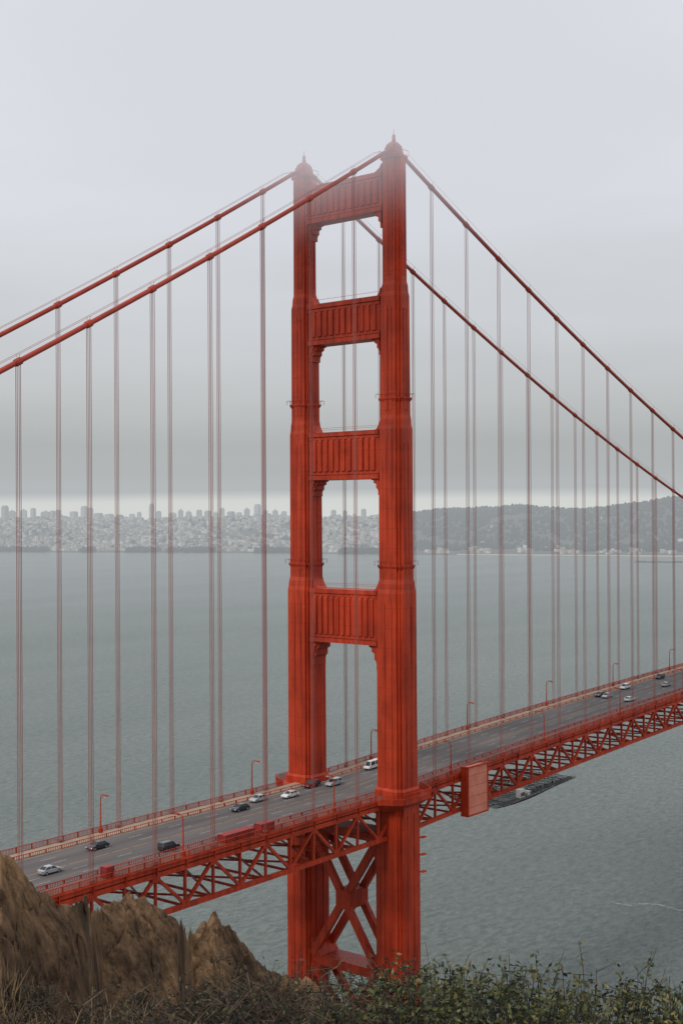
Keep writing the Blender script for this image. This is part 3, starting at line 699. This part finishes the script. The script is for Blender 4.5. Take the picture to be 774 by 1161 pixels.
# ---------------------------------------------------------------- atmosphere
m=bpy.data.materials.new('marine_haze'); m.use_nodes=True;N=m.node_tree.nodes;Lk=m.node_tree.links;N.remove(N['Principled BSDF'])
out=[n for n in N if n.type=='OUTPUT_MATERIAL'][0]
sg=1/4100.
ab=N.new('ShaderNodeVolumeAbsorption');ab.inputs['Color'].default_value=(0,0,0,1);ab.inputs['Density'].default_value=sg
em=N.new('ShaderNodeEmission');em.inputs['Color'].default_value=(.425,.455,.475,1);em.inputs['Strength'].default_value=sg
ad=N.new('ShaderNodeAddShader');Lk.new(ab.outputs[0],ad.inputs[0]);Lk.new(em.outputs[0],ad.inputs[1]);Lk.new(ad.outputs[0],out.inputs['Volume'])
b=MB()
cs=[loc(-9000,1500,0),loc(9000,1500,0),loc(9000,8600,0),loc(-9000,8600,0)]
b.add([(c[0],c[1],-12) for c in cs]+[(c[0],c[1],300) for c in cs],[(0,3,2,1),(4,5,6,7),(0,1,5,4),(1,2,6,5),(2,3,7,6),(3,0,4,7)]); b.obj('marine_haze',[m])
m=bpy.data.materials.new('low_fog'); m.use_nodes=True;N=m.node_tree.nodes;Lk=m.node_tree.links;N.remove(N['Principled BSDF'])
out=[n for n in N if n.type=='OUTPUT_MATERIAL'][0]
g=N.new('ShaderNodeNewGeometry')
sub=N.new('ShaderNodeVectorMath');sub.operation='SUBTRACT';sub.inputs[1].default_value=(0,0,250);Lk.new(g.outputs['Position'],sub.inputs[0])
div=N.new('ShaderNodeVectorMath');div.operation='DIVIDE';div.inputs[1].default_value=(110,110,48);Lk.new(sub.outputs[0],div.inputs[0])
ln=N.new('ShaderNodeVectorMath');ln.operation='LENGTH';Lk.new(div.outputs[0],ln.inputs[0])
mr=N.new('ShaderNodeMapRange');mr.interpolation_type='SMOOTHSTEP';mr.inputs['From Min'].default_value=1.0;mr.inputs['From Max'].default_value=.3;mr.inputs['To Min'].default_value=0;mr.inputs['To Max'].default_value=.028;Lk.new(ln.outputs['Value'],mr.inputs['Value'])
ab=N.new('ShaderNodeVolumeAbsorption');ab.inputs['Color'].default_value=(0,0,0,1);Lk.new(mr.outputs[0],ab.inputs['Density'])
em=N.new('ShaderNodeEmission');em.inputs['Color'].default_value=(.67,.69,.74,1);Lk.new(mr.outputs[0],em.inputs['Strength'])
ad=N.new('ShaderNodeAddShader');Lk.new(ab.outputs[0],ad.inputs[0]);Lk.new(em.outputs[0],ad.inputs[1]);Lk.new(ad.outputs[0],out.inputs['Volume'])
try: m.cycles.volume_step_rate=1.0
except Exception: pass
b=MB(); rings=[]
for i in range(1,12):
    ph=math.pi*i/12; rings.append([(111*math.sin(ph)*math.cos(t),111*math.sin(ph)*math.sin(t),250-50*math.cos(ph)) for t in [2*math.pi*k/24 for k in range(24)]])
b.loft(rings); b.obj('low_fog_cloud',[m])

W=bpy.data.worlds.new('World'); S.world=W; W.use_nodes=True; N=W.node_tree.nodes; Lk=W.node_tree.links
bg=N['Background']; out=[n for n in N if n.type=='OUTPUT_WORLD'][0]
SUN_EL=math.radians(42); sunv=Vector((-.97,.02,0)).normalized()
sky=N.new('ShaderNodeTexSky'); sky.sky_type='NISHITA'; sky.sun_disc=False; sky.sun_elevation=SUN_EL; sky.sun_rotation=math.atan2(sunv.x,sunv.y)
bs=N.new('ShaderNodeBackground'); bs.inputs['Strength'].default_value=.1; Lk.new(sky.outputs[0],bs.inputs['Color'])
tc=N.new('ShaderNodeTexCoord'); sp=N.new('ShaderNodeSeparateXYZ'); Lk.new(tc.outputs['Generated'],sp.inputs[0])
mp=N.new('ShaderNodeMapping'); mp.inputs['Scale'].default_value=(1.5,1.5,7); Lk.new(tc.outputs['Generated'],mp.inputs['Vector'])
nz=N.new('ShaderNodeTexNoise'); nz.inputs['Scale'].default_value=2.2; nz.inputs['Detail'].default_value=4; Lk.new(mp.outputs['Vector'],nz.inputs['Vector'])
mm=N.new('ShaderNodeMath'); mm.operation='MULTIPLY_ADD'; mm.inputs[1].default_value=.010; mm.inputs[2].default_value=-.005; Lk.new(nz.outputs['Fac'],mm.inputs[0])
aa=N.new('ShaderNodeMath'); aa.operation='ADD'; Lk.new(sp.outputs['Z'],aa.inputs[0]); Lk.new(mm.outputs[0],aa.inputs[1])
r=N.new('ShaderNodeValToRGB'); e=r.color_ramp.elements
e[0].position=0; e[0].color=(1.75,1.72,1.5,1); e[1].position=1; e[1].color=(.84,.855,.90,1)
for p_,c_ in ((.011,(1.75,1.72,1.5)),(.0195,(.56,.565,.55)),(.032,(.45,.458,.455)),(.055,(.43,.44,.44)),(.09,(.52,.532,.54)),(.15,(.60,.615,.64)),(.24,(.675,.692,.735)),(.40,(.75,.77,.83))):
    x=e.new(p_); x.color=(*c_,1)
Lk.new(aa.outputs[0],r.inputs['Fac'])
n5=N.new('ShaderNodeMapRange'); n5.inputs['From Min'].default_value=.3;n5.inputs['From Max'].default_value=.7;n5.inputs['To Min'].default_value=.98;n5.inputs['To Max'].default_value=1.07; Lk.new(nz.outputs['Fac'],n5.inputs['Value'])
Lk.new(r.outputs['Color'],bg.inputs['Color']); Lk.new(n5.outputs[0],bg.inputs['Strength'])
ms=N.new('ShaderNodeMixShader'); ms.inputs[0].default_value=.03; Lk.new(bg.outputs[0],ms.inputs[1]); Lk.new(bs.outputs[0],ms.inputs[2]); Lk.new(ms.outputs[0],out.inputs['Surface'])
sl=bpy.data.lights.new('sun','SUN'); sl.energy=1.5; sl.angle=math.radians(12); sl.color=(1,.94,.85)
so=bpy.data.objects.new('sun',sl); COL.objects.link(so)
d=Vector((sunv.x*math.cos(SUN_EL),sunv.y*math.cos(SUN_EL),math.sin(SUN_EL))); so.rotation_euler=d.to_track_quat('Z','Y').to_euler(); so.location=(-300,-200,400)

cd=bpy.data.cameras.new('camera'); co=bpy.data.objects.new('camera',cd); COL.objects.link(co)
cd.sensor_fit='VERTICAL'; cd.sensor_height=36; cd.sensor_width=24; cd.lens=1450/1161*36; cd.clip_start=.1; cd.clip_end=60000
th=math.atan2(-F[0],F[1])
Mx=Matrix.Translation(CAM)@Matrix.Rotation(th,4,'Z')@Matrix.Rotation(math.radians(90+.178),4,'X')@Matrix.Rotation(math.radians(-.33),4,'Z')
co.matrix_world=Mx
S.camera=co
S.view_settings.view_transform='Standard'; S.view_settings.look='None'; S.view_settings.exposure=0
